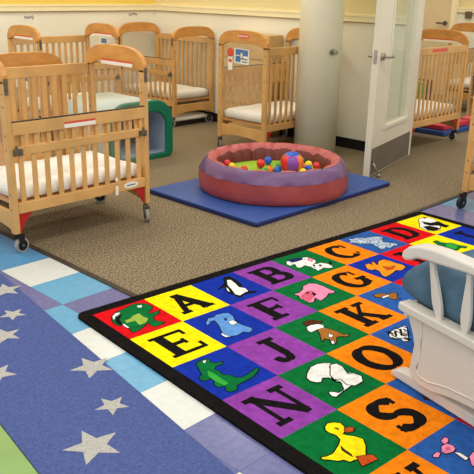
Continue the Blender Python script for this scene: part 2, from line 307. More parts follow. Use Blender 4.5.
# back wall (yellow above the rail), right hand wall ending at the door, far wall of the next room
RZ0, RZ1 = 1.213, 1.283
def wall(name, x0, x1, y0, y1, upper, h=2.75):
    m = MB(); m.use(M['wall']).box(x0, x1, y0, y1, 0, 1.25); m.use(upper).box(x0, x1, y0, y1, 1.25, h); return struct(m.build(name))
wall('wall_back', -3.2, 4.13, 4.515, 4.635, M['wallup'])
wall('wall_right', 4.13, 4.27, 0.96, 5.0, M['wallup2'])
wall('wall_far', 8.5, 8.62, -4.2, 5.2, M['wallup2'])
wall('wall_end', 4.27, 8.5, 5.0, 5.12, M['wallup2'])
def rail(name, x0, x1, y0, y1, dx, dy):
    m = MB(); m.use(M['rail']).box(x0, x1, y0, y1, RZ0 + .008, RZ1)
    m.use(M['rail']).box(x0 - dx, x1 + dx * 0, y0 - dy, y1, RZ1 - .014, RZ1 + .004)
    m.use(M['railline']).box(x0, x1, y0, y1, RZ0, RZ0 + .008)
    return struct(m.build(name))
rail('trim_2', -3.2, 4.112, 4.497, 4.515, 0, .006)
rail('trim_3', 4.112, 4.13, 0.96, 4.515, .006, 0)
rail('trim_4', 8.482, 8.5, -4.2, 2.80, .006, 0)
m = MB(); m.box(4.118, 4.13, 0.96, 4.515, 0, 0.10); struct(m.build('baseboard_right', M['base']))
m = MB(); m.box(-3.2, 4.118, 4.503, 4.515, 0, 0.10); struct(m.build('baseboard_back', M['base']))
m = MB(); m.box(8.488, 8.5, -4.2, 2.80, 0, 0.10); struct(m.build('baseboard_far', M['base']))
m = MB(); m.box(-3.2, 8.62, -4.3, 5.2, 2.75, 2.85); struct(m.build('ceiling', M['ceil']))
# pencil scribbles on the wall under the rail
for nm, (cx, cz, wd), seed in (('wall_scribble', (2.40, 1.152, .11), 1), ('wall_scribble', (3.79, 1.168, .13), 2)):
    rr = random.Random(seed); m = MB()
    for q in range(2 if seed == 1 else 3):
        pts = [(cx + wd * (t / 9.0 - .5) , 4.5135, cz + rr.uniform(-.014, .014) + (.01 if q else 0)) for t in range(10)]
        m.tube(pts, .0022 if seed == 2 else .0035, 5)
    o = m.build(nm, M['grey'], bpy.data.objects['wall_back'])
    o['label'] = 'small grey scribble'
# round ivory column with a round door stop
cr, cxx, cyy = 0.198, 3.634, 1.547
def colpos(): return (cxx, cyy, 0)
col = empty('column', colpos(), 0, 'smooth round ivory column standing behind the ball pit', 'column')
m = MB(); m.lathe([(cr, 0), (cr, 2.75)], 64, close=True); m.build('column_shaft', M['column'], col)
m = MB(); a = R(-108); dirv = Vector((math.cos(a), math.sin(a), 0))
dz = 0.975
m.disc(dirv * (cr + .006) + Vector((0, 0, dz)), dirv, .030, .018); m.disc(dirv * (cr + .03) + Vector((0, 0, dz)), dirv, .012, .05); m.disc(dirv * (cr + .055) + Vector((0, 0, dz)), dirv, .022, .018)
m.build('door_stop', M['metal'], col)

# open white door with a tall glass light
dA, dB = Vector((3.255, .655, 0)), Vector((4.30, .90, 0)); DL = (dB - dA).length; dang = math.atan2(dB.y - dA.y, dB.x - dA.x)
door = MB(); T2 = .055
g0, g1, gz0, gz1 = .275, .87, .40, 1.93
for b in ((0, g0, 0.012, 2.08), (g1, DL, 0.012, 2.08), (g0, g1, 0.012, gz0), (g0, g1, gz1, 2.08)):
    door.box(b[0], b[1], 0, T2, b[2], b[3])
door = struct(door.build('door_1', M['white'], loc=dA, rz=dang))
m = MB(); fw = .022
for b in ((g0 - fw, g0 + .006, gz0 - fw, gz1 + fw), (g1 - .006, g1 + fw, gz0 - fw, gz1 + fw), (g0, g1, gz0 - fw, gz0 + .008), (g0, g1, gz1 - .008, gz1 + fw)):
    m.box(b[0], b[1], -.012, T2 + .012, b[2], b[3])
m.build('glazing_frame', M['white'], door, bevel=.003)
m = MB(); m.box(g0 + .004, g1 - .004, T2 / 2 - .003, T2 / 2 + .003, gz0 + .004, gz1 - .004); m.build('glass_pane', M['glass'], door)
m = MB(); m.box(.012, DL - .06, -.0022, 0, .02, .250); m.build('kick_plate', M['kick'], door)
hz = 1.0
m = MB(); m.disc((.075, -.010, hz), (0, 1, 0), .030, .02); m.disc((.075, -.035, hz), (0, 1, 0), .011, .05)
m.tube([(.075, -.055, hz), (.10, -.06, hz), (.19, -.058, hz - .004), (.205, -.05, hz - .006)], [.011, .012, .010, .009], 10)
m.disc((.075, T2 + .01, hz), (0, 1, 0), .030, .02); m.disc((.075, T2 + .035, hz), (0, 1, 0), .011, .05)
m.tube([(.075, T2 + .055, hz), (.10, T2 + .06, hz), (.19, T2 + .058, hz - .004)], [.011, .012, .010], 10)
m.build('door_handle', M['metal'], door)
m = MB(); m.box(-.003, 0, .014, .041, hz - .055, hz + .055); m.box(-.014, 0, .02, .036, hz - .01, hz + .01); m.build('latch_plate', M['metal'], door)
m = MB(); m.tube([(.05, -.012, .125), (.062, -.03, .075), (.085, -.05, .03)], .007, 8); m.box(.035, .065, -.014, -.002, .10, .15); m.disc((.088, -.052, .017), (0, 0, 1), .014, .025)
m.build('door_holder', M['metal'], door)
# casing where the wall ends
m = MB(); m.box(4.11, 4.29, .93, .96, 0, 2.2); struct(m.build('trim_5', M['white']))
# far door
m = MB(); m.box(8.45, 8.5, 2.88, 3.80, 0, 2.1); d2 = struct(m.build('door_2', M['tandoor']))
m = MB(); m.disc((8.44, 2.955, 1.06), (1, 0, 0), .032, .02); m.tube([(8.41, 2.955, 1.06), (8.395, 2.99, 1.06), (8.395, 3.08, 1.06)], .012, 8); m.build('door_handle', M['dmetal'], d2)
m = MB(); m.box(8.44, 8.5, 2.80, 2.88, 0, 2.18); m.box(8.44, 8.5, 3.80, 3.88, 0, 2.18); m.box(8.44, 8.5, 2.80, 3.88, 2.1, 2.18); struct(m.build('trim_6', M['rail']))

# ------------------------------------------------------------ alphabet rug
CW, CH, PH = 0.2948, 0.3227, math.atan2(-0.024, 0.294)
rug = MB(); NC, NR, BD, RT = 9, 6, 0.064, 0.012
def rr_poly(x0, y0, x1, y1, r, n=6):
    pts = []
    for cx, cy, a0 in ((x1 - r, y1 - r, 0), (x0 + r, y1 - r, 90), (x0 + r, y0 + r, 180), (x1 - r, y0 + r, 270)):
        for k in range(n + 1):
            a = R(a0 + 90 * k / n); pts.append((cx + r * math.cos(a), cy + r * math.sin(a)))
    return pts
xy = lambda p, q, d: (p, q, d)
cell = lambda c, r: (c * CW, -r * CH)
rug.use(RUG['black']).prism(rr_poly(-BD, -NR * CH - BD, NC * CW + BD, BD, .05), xy, 0, RT)
diag = ['red', 'yellow', 'blue', 'purple', 'green', 'orange', 'blue2', 'red', 'yellow', 'blue', 'purple', 'green', 'orange', 'blue2', 'red']
def flat(pts, mname, z):
    rug.use(RUG[mname]); v = [rug.bm.verts.new((*cell(*p), z)) for p in pts]
    rug._f(v)
for r in range(NR):
    for c in range(NC):
        cn = 'blue' if (c, r) == (5, 1) else diag[c + r]
        flat([(c, r + 1), (c + 1, r + 1), (c + 1, r), (c, r)], cn, RT + .0006)
# slab serif letters: strokes in a unit box (x right, y down)
def bar(x0, y0, x1, y1, w):
    w = max(w * 1.12, .10); d = Vector((x1 - x0, y1 - y0)); d.normalize(); n = Vector((-d.y, d.x)) * w / 2
    return [(x0 + n.x, y0 + n.y), (x1 + n.x, y1 + n.y), (x1 - n.x, y1 - n.y), (x0 - n.x, y0 - n.y)]
def arc(cx, cy, rx, ry, a0, a1, w0, w1=None, n=18):
    w0 = max(w0 * 1.15, .12); w1 = max((w1 or w0) * 1.1, .12); o = []; i_ = []
    for k in range(n + 1):
        a = R(a0 + (a1 - a0) * k / n); ww = w0 * abs(math.cos(a)) + w1 * abs(math.sin(a))
        o.append((cx + (rx + ww / 2) * math.cos(a), cy + (ry + ww / 2) * math.sin(a))); i_.append((cx + (rx - ww / 2) * math.cos(a), cy + (ry - ww / 2) * math.sin(a)))
    return [[o[k], o[k + 1], i_[k + 1], i_[k]] for k in range(n)]
W1, W2, SF = .25, .13, .12
def H(x0, x1, y, w=SF): return bar(x0, y, x1, y, w)
def V(x, y0, y1, w=W1): return bar(x, y0, x, y1, w)
LET = {
 'A': [bar(.5, 0, .14, 1, W2 + .02), bar(.46, 0, .84, 1, W1), H(.25, .75, .64), H(0, .3, .96), H(.62, 1, .96), H(.34, .58, .03)],
 'B': [V(.24, 0, 1), H(.02, .6, .045), H(.02, .6, .955), H(.2, .6, .5)] + arc(.58, .27, .22, .225, -90, 90, .2, SF) + arc(.6, .73, .26, .225, -90, 90, .2, SF),
 'C': arc(.5, .5, .38, .45, 50, 310, .2, .09) + [V(.84, .05, .32, .09), V(.84, .74, .86, .09)],
 'D': [V(.24, 0, 1), H(.02, .5, .045), H(.02, .5, .955)] + arc(.48, .5, .38, .455, -90, 90, .2, SF),
 'E': [V(.26, 0, 1), H(.02, .92, .045, .1), H(.02, .95, .955, .1), H(.2, .7, .5), V(.89, 0, .25, .08), V(.93, .72, 1, .08), V(.68, .38, .62, .08)],
 'F': [V(.26, 0, 1), H(.02, .92, .045, .1), H(.02, .55, .955), H(.2, .7, .5), V(.89, 0, .27, .08), V(.68, .38, .62, .08)],
 'G': arc(.48, .5, .37, .45, 20, 310, .2, .09) + [V(.84, .05, .32, .09), V(.82, .55, .92, .16), H(.6, 1, .55)],
 'H': [V(.24, 0, 1, .18), V(.76, 0, 1, .18), H(.2, .8, .5), H(0, .42, .04), H(.58, 1, .04), H(0, .42, .96), H(.58, 1, .96)],
 'I': [V(.5, 0, 1), H(.2, .8, .045), H(.2, .8, .955)],
 'J': [V(.62, 0, .72), H(.34, .92, .045)] + arc(.4, .72, .22, .23, 0, 175, .19, .12),
 'K': [V(.24, 0, 1), bar(.85, .05, .3, .6, .1), bar(.42, .42, .86, .98, .19), H(0, .46, .045), H(0, .46, .955), H(.62, 1, .045), H(.62, 1.02, .955)],
 'L': [V(.26, 0, 1), H(.02, .55, .045), H(.02, .92, .955, .1), V(.89, .68, 1, .08)],
 'M': [V(.15, 0, 1, .1), V(.84, 0, 1, .18), bar(.15, 0, .5, .8, .17), bar(.84, 0, .5, .8, .09), H(0, .32, .955), H(.66, 1, .955)],
 'N': [V(.18, 0, 1, .1), V(.84, 0, 1, .1), bar(.15, .02, .84, .96, .2), H(-.02, .3, .045), H(0, .36, .955), H(.66, 1.02, .045)],
 'O': arc(.5, .5, .38, .45, 0, 360, .21, .1, 32),
 'P': [V(.24, 0, 1), H(.02, .58, .045), H(.2, .58, .54), H(.02, .5, .955)] + arc(.56, .29, .25, .25, -90, 90, .2, SF),
 'Q': arc(.5, .48, .38, .43, 0, 360, .21, .1, 32) + [bar(.5, .7, .85, 1.02, .13)],
 'R': [V(.24, 0, 1), H(.02, .58, .045), H(.2, .58, .5), H(.02, .46, .955), bar(.5, .5, .84, .96, .18), H(.66, 1, .955)] + arc(.56, .27, .25, .225, -90, 90, .2, SF),
 'S': arc(.5, .275, .29, .225, 90, 335, .19, .12) + arc(.5, .725, .30, .225, -90, 155, .19, .12) + [V(.79, .03, .26, .09), V(.2, .74, .97, .09)],
 'T': [V(.5, 0, 1), H(.03, .97, .045, .1), H(.26, .74, .955), V(.07, 0, .28, .08), V(.93, 0, .28, .08)],
 'U': [V(.22, 0, .65, .19), V(.8, 0, .65, .1), H(0, .46, .045), H(.6, 1, .045)] + arc(.51, .66, .29, .28, 0, 180, .16, .11),
 'V': [bar(.16, 0, .52, 1, .19), bar(.86, 0, .52, 1, .1), H(-.02, .38, .045), H(.66, 1.02, .045)],
 'W': [bar(.1, 0, .3, 1, .15), bar(.5, .1, .3, 1, .09), bar(.48, .1, .7, 1, .15), bar(.92, 0, .7, 1, .09), H(-.06, .26, .045), H(.36, .62, .045), H(.78, 1.06, .045)],
 'X': [bar(.14, 0, .86, 1, .2), bar(.86, 0, .14, 1, .1), H(-.02, .34, .045), H(.66, 1.02, .045), H(-.02, .34, .955), H(.66, 1.02, .955)],
 'Y': [bar(.14, 0, .5, .56, .18), bar(.86, 0, .5, .56, .1), V(.5, .5, 1), H(-.02, .34, .045), H(.66, 1.02, .045), H(.26, .74, .955)],
 'Z': [H(.08, .9, .05, .1), H(.08, .94, .95, .1), bar(.85, .03, .14, .97, .17), V(.11, 0, .27, .08), V(.91, .74, 1, .08)],
}
ROWS = [('A', 1, 0), ('B', 3, 0), ('C', 5, 0), ('D', 7, 0), ('E', 0, 1), ('F', 2, 1), ('G', 4, 1), ('H', 6, 1), ('I', 8, 1), ('J', 1, 2), ('K', 3, 2), ('L', 5, 2), ('M', 7, 2),
        ('N', 0, 3), ('O', 2, 3), ('P', 4, 3), ('Q', 6, 3), ('R', 8, 3), ('S', 1, 4), ('T', 3, 4), ('U', 5, 4), ('V', 7, 4), ('W', 0, 5), ('X', 2, 5), ('Y', 4, 5), ('Z', 6, 5)]
for ch, c, r in ROWS:
    wdt = {'J': .52, 'I': .5}.get(ch, .66); ox = c + .5 - wdt / 2; oy = r + .18
    for i, poly in enumerate(LET[ch]):
        flat([(ox + wdt * p, oy + .64 * q) for p, q in poly][::-1], 'black', RT + .0012 + .00002 * i)
def inside(p, poly):
    c = False; n = len(poly)
    for i in range(n):
        a, b = poly[i], poly[i - 1]
        if (a[1] > p[1]) != (b[1] > p[1]) and p[0] < (b[0] - a[0]) * (p[1] - a[1]) / (b[1] - a[1]) + a[0]: c = not c
    return c
rg = random.Random(3)
for i, (mn, pts) in enumerate(ANIMALS):
    zz = RT + .0012 + .00003 * i
    if mn not in ('black', 'navy', 'lime', 'leaf', 'rose'):
        ow = .008 if len(pts) > 8 else .005
        for k in range(len(pts)):
            a, b = pts[k - 1], pts[k]; dx, dy = b[0] - a[0], b[1] - a[1]; L = math.hypot(dx, dy) or 1; nx, ny = -dy / L * ow, dx / L * ow
            flat([(a[0] + nx, a[1] + ny), (b[0] + nx, b[1] + ny), (b[0] - nx, b[1] - ny), (a[0] - nx, a[1] - ny)], 'black', zz + .000012)
    flat(pts, mn, zz)
    cx = sum(p[0] for p in pts) / len(pts); cy = sum(p[1] for p in pts) / len(pts); cc = (int(cx), int(cy))
    if cc in ((6, 0), (4, 0), (3, 3)) and len(pts) > 8:
        x0, x1 = min(p[0] for p in pts), max(p[0] for p in pts); y0, y1 = min(p[1] for p in pts), max(p[1] for p in pts)
        for k in range(150 if cc == (6, 0) else 30):
            q = (rg.uniform(x0, x1), rg.uniform(y0, y1))
            if not inside(q, pts): continue
            rr = rg.uniform(.010, .022); colr = ('white', 'black', 'white')[k % 3] if cc == (6, 0) else 'black'
            if cc == (3, 3): flat([(q[0] - .012, q[1] - .05), (q[0] + .012, q[1] - .05), (q[0] + .03, q[1] + .05), (q[0], q[1] + .05)], colr, zz + .00002)
            else: flat([(q[0] + rr * math.cos(R(t)), q[1] + rr * math.sin(R(t))) for t in range(0, 360, 60)], colr, zz + .00002)
# simple fish and birds in the squares the rocking chair hides
for c, r in ((8, 2), (6, 2), (5, 3), (7, 3), (2, 4), (4, 4), (6, 4), (8, 4), (3, 5), (5, 5), (7, 5), (8, 5)):
    mn = 'white' if (c + r) % 2 else 'orange2'
    flat([(c + .5 + .26 * math.cos(R(t)), r + .5 + .15 * math.sin(R(t))) for t in range(0, 360, 24)], mn, RT + .0012)
    flat([(c + .22, r + .34), (c + .3, r + .5), (c + .22, r + .66)], mn, RT + .0013)
for f in rug.bm.faces:
    if f.normal.z == 0: f.normal_update()
o = rug.build('alphabet_rug', None); o.rotation_euler.z = PH
for p in o.data.polygons: pass
tag(o, 'black-bordered rug of coloured squares with letters and animals', 'rug')

# ------------------------------------------------------------ star rug and green mat
def star(cx, cy, r, rot):
    return [(cx + (r if k % 2 == 0 else r * .43) * math.cos(R(rot + 36 * k)), cy + (r if k % 2 == 0 else r * .43) * math.sin(R(rot + 36 * k))) for k in range(10)]
sr = MB(); ex = lambda y: -0.053 - 0.143 * (0.796 - y); el = lambda y: -.748 - .142 * (-.43 - y)
sr.use(M['starblue']).prism([(ex(-2.3), -2.3), (ex(1.5), 1.5), (el(1.5), 1.5), (el(-2.3), -2.3)], xy, 0, .008)
for cx, cy, r, a in [(-.285, -.405, .094, 84), (-.400, -.698, .068, 92), (-.598, -.860, .105, 78), (-.268, .272, .066, 96), (-.405, .098, .078, 80),
                     (-.600, -.190, .085, 100), (-.150, .560, .09, 70), (-.36, .86, .07, 84), (-.55, .55, .09, 95), (-.62, -1.75, .09, 84)]:
    sr.use(M['stargrey']); sr._f([sr.bm.verts.new((x, y, .0088)) for x, y in star(cx, cy, r, a)])
tag(sr.build('star_rug'), 'blue rug with grey stars lying on the checkered tiles', 'rug')
gm = MB(); gx = lambda y: el(y) - .006
gm.prism([(gx(-2.3), -2.3), (gx(0.1), 0.1), (gx(0.1) - .6, 0.1), (gx(-2.3) - .6, -2.3)], xy, 0, .02)
tag(gm.build('play_mat', M['greenmat'], bevel=.006), 'sage green mat edge at the bottom left beside the star rug', 'mat')

# ------------------------------------------------------------ cribs
CL, CWD = 1.0, .62     # local x: long side, local -y: the side with the folding gate
def arch_pts(half, n=22, zt=1.045, rise=.092, th=.088):
    top = []; bot = []
    for k in range(n + 1):
        s = -1 + 2 * k / n; a = abs(s)
        z = zt + rise * (.78 * (1 - a ** 5.5) + .22 * (1 - a * a))
        if a > .93: z -= (a - .93) / .07 * .012
        top.append((s * half, z))
    for k in range(n + 1):
        s = 1 - 2 * k / n; hh = half - .046
        bot.append((s * hh, .990 + .036 * (1 - abs(s) ** 6)))
    return [(-half, 1.0)] + top + [(half, 1.0), (half, .985), (half - .046, .985)] + bot + [(-half + .046, .985), (-half, .985)]
def make_crib(front='down', label='', group=None, brackets=True, endlabel=None, gatelabel=False, badge=None, castaway=(20, -60, 80, 10), tyre='tyre'):
    root = empty('crib', (0, 0, 0), 0, label, 'crib', group)
    hx, hy = CL / 2, CWD / 2
    W = M['wood']
    for sx in (-1, 1):
        x0, x1 = sorted((sx * hx, sx * (hx - .034)))
        for sy in (-1, 1):
            y0, y1 = sorted((sy * hy, sy * (hy - .046)))
            m = MB(); m.use(W).box(x0, x1, y0, y1, .125, 1.0); m.use(M['dmetal'])
            for z in (.27, .36, .62, .70, .86, .93):
                m.disc((sx * (hx + .0005), sy * (hy - .023), z), (1, 0, 0), .006, .003, 10)
                m.disc((sx * (hx - .0345), sy * (hy - .023), z), (1, 0, 0), .005, .003, 10)
            m.build('post', None, root, bevel=.003)
        m = MB(); m.prism(arch_pts(hy), lambda p, q, d: (d, p, q), x0, x1); m.build('arched_headboard', M['wood2'], root, bevel=.004)
        m = MB(); xm = (x0 + x1) / 2
        m.prism([(-hy + .047, .30), (hy - .047, .30), (hy - .047, .985), (0, 1.02), (-hy + .047, .985)], lambda p, q, d: (d, p, q), xm - .0025, xm + .0025)
        m.build('clear_end_panel', M['acrylic'], root)
        # bottom board with an arched lower edge
        b = [(-hy + .046, .255)] + [(hy - .046, .255)]
        lo = [((hy - .046) * (1 - 2 * k / 14),   .138 + .028 * (1 - abs(1 - 2 * k / 14) ** 2.2)) for k in range(15)]
        m = MB(); m.prism(b + lo, lambda p, q, d: (d, p, q), x0 + .006, x1 - .006); m.build('end_apron', W, root, bevel=.003)
    xi = hx - .036
    # mattress board
    m = MB(); m.box(-xi, xi, -hy + .03, hy - .03, .285, .303); m.build('mattress_board', M['wood2'], root)
    def slats(m, n, z0, z1, y, w=.032, t=.012, off=0):
        for k in range(n):
            x = -xi + (2 * xi) * (k + .5 + off) / n; m.box(x - w / 2, x + w / 2, y - t / 2, y + t / 2, z0, z1)
    def fixed_side(y, s, name):
        m = MB(); yy = y * 1.0
        m.box(-xi, xi, min(yy, yy - s * .026), max(yy, yy - s * .026), .93, 1.0); m.box(-xi, xi, min(yy, yy - s * .026), max(yy, yy - s * .026), .245, .305)
        slats(m, 12, .30, .94, yy - s * .013); return m.build(name, W, root, bevel=.003)
    def gate_side(y, s, name):
        m = MB(); a, b = sorted((y, y - s * .026))
        m.box(-xi, xi, a, b, .583, .634); m.box(-xi, xi, a, b, .243, .305); slats(m, 11, .30, .59, y - s * .013)
        g = m.build(name, W, root, bevel=.003)
        m = MB(); a2, b2 = sorted((y + s * .006, y + s * .030 - s * .05))
        m.box(-xi - .004, xi + .004, a2, b2, .700, .772); slats(m, 11, .625, .71, y - s * .012, w=.026, off=.5 / 2); slats(m, 11, .60, .71, y - s * .030, w=.030)
        gt = m.build('drop_gate', W, root, bevel=.003)
        m = MB(); m.box(-xi - .004, xi + .004, a2 + .003, b2 - .003, .772, .778); m.build('teething_rail', M['black'], gt)
        for q in (-1, 1):
            m = MB(); x = q * (xi - .018); m.box(x - .028, x + .028, min(y + s * .001, y + s * .016), max(y + s * .001, y + s * .016), .585, .622)
            m.disc((x - q * .014, y + s * .02, .612), (0, 1, 0), .010, .012, 10); m.disc((x + q * .012, y + s * .02, .598), (0, 1, 0), .007, .012, 10); m.box(x + q * .006 - .005, x + q * .006 + .005, y + min(0, s * .014), y + max(0, s * .014), .622, .642)
            m.build('gate_latch', M['dmetal'], root)
            m = MB(); x = q * (hx - .017); a3, b3 = sorted((y, y + s * .004)); m.box(x - .011, x + .011, a3, b3, .925, 1.015)
            m.disc((x, y + s * .006, .955), (0, 1, 0), .006, .006, 8); m.disc((x, y + s * .006, .985), (0, 1, 0), .006, .006, 8); m.build('catch_plate', M['dmetal'], root)
        if gatelabel:
            m = MB(); a4, b4 = sorted((y + s * .0062, y + s * .0074)); xl = -.03
            m.use(M['paper']).box(xl - .105, xl + .115, a4, b4, .706, .729); m.use(M['redlab']).box(xl - .105, xl + .115, a4, b4, .729, .742)
            tag(m.build('warning_label', None, gt), 'white and red warning strip')
    if front == 'down': gate_side(-hy, -1, 'lower_side_rail')
    else: fixed_side(-hy, -1, 'slatted_side')
    fixed_side(hy, 1, 'slatted_side')
    for q, (sx, sy) in enumerate(((-1, -1), (1, -1), (1, 1), (-1, 1))):
        cx, cy = sx * (hx - .02), sy * (hy - .023)
        m = MB(); m.disc((cx, cy, .115), (0, 0, 1), .012, .03, 12)
        a = R(castaway[q]); d = Vector((math.cos(a), math.sin(a), 0)); n = Vector((-d.y, d.x, 0))
        o = Vector((cx, cy, 0)) - d * .030
        for e in (-1, 1):
            c0 = o + n * e * .017
            m.prism([(-.02, .045), (.0, .03), (.018, .045), (.032, .105), (-.005, .112)], lambda p, qq, dd, c0=c0: tuple(c0 + d * p + n * dd + Vector((0, 0, qq))), -.0018, .0018)
        m.prism([(-.012, .100), (.036, .100), (.036, .112), (-.012, .112)], lambda p, qq, dd: tuple(o + d * p + n * dd + Vector((0, 0, qq))), -.018, .018)
        m.box(o.x - .012, o.x + .012, o.y - .012, o.y + .012, .088, .094)
        c = m.build('caster', M['dmetal'] if q == 1 else M['black'], root)
        m = MB(); p0 = o + Vector((0, 0, .045))
        m.use(M[tyre]).disc(p0, n, .045, .024, 28); m.use(M['black']).disc(p0, n, .033, .028, 24); m.use(M['metal']).disc(p0, n, .008, .040, 12)
        m.build('caster_wheel', None, c)
        if brackets:
            bx = sx * (hx - .036)
            m = MB(); m.prism([(bx, .243), (bx - sx * .10, .243), (bx - sx * .045, .19), (bx - sx * .012, .128), (bx, .128)], lambda p, qq, dd: (p, dd, qq), sy * (hy - .012), sy * (hy - .018) )
            m.build('corner_bracket', M['red'], root, bevel=.001)
    hxi = hx - .036
    if endlabel:
        for (sx, kind) in endlabel:
            xx = sx * (hx - .0345) if kind == 'strip_in' else sx * (hx + .0005)
            m = MB(); s = -sx if kind == 'strip_in' else sx
            a, b = sorted((xx, xx + s * .0012))
            if kind in ('strip_in', 'strip_out'):
                m.use(M['redlab']).box(a, b, -.20, .14, 1.030, 1.042); m.use(M['paper']).box(a, b, -.20, .14, 1.008, 1.030)
                tag(m.build('warning_label', None, root), 'white strip with a red top edge')
            if kind == 'oval':
                m.use(M['pinklab']).prism([(.02 + .075 * math.cos(R(t)), 1.088 + .022 * math.sin(R(t))) for t in range(0, 360, 15)], lambda p, q_, d_: (d_, p, q_), a, b)
                for k in range(5): m.use(M['paper']).box(a + s * .0006, b + s * .0006, .05 - .026 * k, .066 - .026 * k, 1.082, 1.094)
                tag(m.build('oval_label', None, root), 'red oval label with white print')
            if kind == 'white_strip':
                m.use(M['paper']).box(a, b, -.19, .19, 1.025, 1.047); tag(m.build('warning_label', None, root), 'plain white strip')
    if badge is not None:
        m = MB(); x, z = badge; y = -hy
        m.use(M['paper']).prism([(x + .058 * math.cos(R(t)), z + .02 * math.sin(R(t))) for t in range(0, 360, 15)], lambda p, q, d: (p, d, q), y - .0014, y)
        m.use(M['grey']).box(x - .035, x + .035, y - .0022, y - .0012, z - .004, z + .004)
        tag(m.build('oval_label', None, root), 'small white oval maker label')
    return root
def place(o, x, y, deg, s=1.0): o.location = (x, y, 0); o.rotation_euler.z = R(deg); o.scale = (s, s, s); return o
def mattress(x, y, deg, label, s=1.0, th=.095, z0=.304, size=(.915, .55), grp='white crib mattresses'):
    m = MB(); nx, ny = 26, 18; L2, W2_ = size[0] / 2, size[1] / 2; rr = random.Random(int(x * 100))
    ph = [rr.uniform(0, 6) for _ in range(6)]
    top = []; 
    def P(i, j, sgn):
        u, v = -1 + 2 * i / nx, -1 + 2 * j / ny
        # superellipse style shoulders
        e = max(abs(u) ** 22, abs(v) ** 18); h = th / 2 * (1 - .4 * e)
        if sgn > 0: h += .003 * math.sin(5 * u + ph[0]) * math.sin(4 * v + ph[1]) + .002 * math.sin(11 * u + 3 * v + ph[2])
        k = 1 - .02 * (abs(u) ** 6) * (abs(v) ** 6)
        return (u * L2 * k, v * W2_ * k, th / 2 + sgn * h)
    g = {}
    for sgn in (1, -1):
        for i in range(nx + 1):
            for j in range(ny + 1): g[sgn, i, j] = m.bm.verts.new(P(i, j, sgn))
        for i in range(nx):
            for j in range(ny): m._f([g[sgn, i, j], g[sgn, i + 1, j], g[sgn, i + 1, j + 1], g[sgn, i, j + 1]], True)
    for i in range(nx):
        for j in (0, ny): m._f([g[1, i, j], g[1, i + 1, j], g[-1, i + 1, j], g[-1, i, j]], True)
    for j in range(ny):
        for i in (0, nx): m._f([g[1, i, j], g[1, i, j + 1], g[-1, i, j + 1], g[-1, i, j]], True)
    o = m.build('mattress', M['sheet'], loc=(x, y, z0 * s), rz=R(deg)); o.scale = (s, s, 1)
    return tag(o, label, 'mattress', grp and None)

BS = .958
crib_a = place(make_crib('down', 'large wooden crib at left front, one wheel on the blue tile', endlabel=[(1, 'strip_in')], gatelabel=True, badge=(.345, .276), castaway=(190, 62, 135, 100)), .664, 1.305, 0)
mattress(.664, 1.305, 0, 'white mattress in the large front crib at left')
crib_b = place(make_crib('down', 'wooden crib at the left edge directly behind the large front crib', castaway=(10, 70, 100, 40)), .725, 2.245, -90); crib_b.scale.z = .945
crib_c = place(make_crib('down', 'wooden crib along the back wall below the yellow paint', endlabel=[(-1, 'strip_out'), (1, 'strip_in')]), 2.39, 3.834, 0, .945); crib_c.scale.z = .985
mattress(2.39, 3.834, 0, 'white mattress in the crib along the back wall', .985, size=(.86, .52))
crib_g = place(make_crib('down', 'wooden crib in the back corner of the room with its long side open', castaway=(40, 20, 60, 80), brackets=False), 3.800, 3.935, -90); crib_g.scale.z = .958
mattress(3.800, 3.935, -90, 'white mattress in the back corner crib', 1.0, z0=.292)
crib_m = place(make_crib('down', 'wooden crib with a red oval label and a hanging card, behind the ball pit', endlabel=[(1, 'oval')], castaway=(250, 60, 80, 120)), 3.612, 2.04, 180)
mattress(3.612, 2.04, 180, 'white mattress in the crib behind the ball pit')
crib_k = place(make_crib('down', 'wooden crib right of the open door, red label on its top rail', endlabel=[(-1, 'strip_in')], castaway=(190, 30, 60, 80)), 4.835, 1.26, 180)
m = MB(); m.use(M['pinklab']).box(.05 - .12, .05 + .17, .3101, .3115, .955, .985); tag(m.build('warning_label', None, crib_k), 'red strip label')
mattress(4.835, 1.26, 180, 'white mattress in the crib right of the open door')
crib_n = place(make_crib('down', 'wooden crib at the right edge with a black wheel on lavender tile', castaway=(120, 60, 60, 350), brackets=False, tyre='black'), 3.05 + CL / 2, -.31 - CWD / 2 + .02, 0)
mattress(3.55, -.60, 0, 'white mattress in the crib at the right edge')
crib_l = place(make_crib('down', 'farthest wooden crib at the right edge beyond the next crib', brackets=False), 7.65, 1.86, 180)
mattress(7.65, 1.86, 180, 'white mattress in the farthest crib at right')

# door hanger and cards on the cribs
def card(name, label, x, y, z, wx, wz, deg, parts, cat='card', th=.0015, tilt=0):
    m = MB()
    for i, (mn, a0, a1, b0, b1) in enumerate(parts):
        m.use(M[mn]).box(a0 * wx, a1 * wx, -th - .0004 * i, 0, b0 * wz, b1 * wz)
    o = m.build(name, None, loc=(x, y, z), rz=R(deg)); o.rotation_euler.y = tilt; return tag(o, label, cat)
card('info_card', 'blue and white printed card hanging on the crib behind the ball pit', 3.1105, 2.14, .845, .19, .135, -90,
     [('paper', 0, 1, 0, 1), ('blueprint', .08, .92, .55, .95), ('blueprint', .1, .45, .1, .5), ('grey', .38, .62, .3, .8), ('paper', .44, .56, .4, .7), ('grey', .55, .9, .12, .2), ('grey', .55, .9, .3, .38)], tilt=.05)
m = MB(); m.use(M['redlab']).prism([(.045 * math.cos(R(t)), .06 + .04 * math.sin(R(t))) for t in range(0, 360, 20)], lambda p, q, d: (p, d, q), -.003, -.0015)
m.use(M['paper']).box(-.028, .028, -.003, -.0015, -.10, .03); m.use(M['redlab']).box(-.02, .02, -.0035, -.0028, -.03, .0)
tag(m.build('door_hanger', None, loc=(3.1105, 2.185, .875), rz=R(-90)), 'orange and white tag hanging beside the blue card', 'tag')
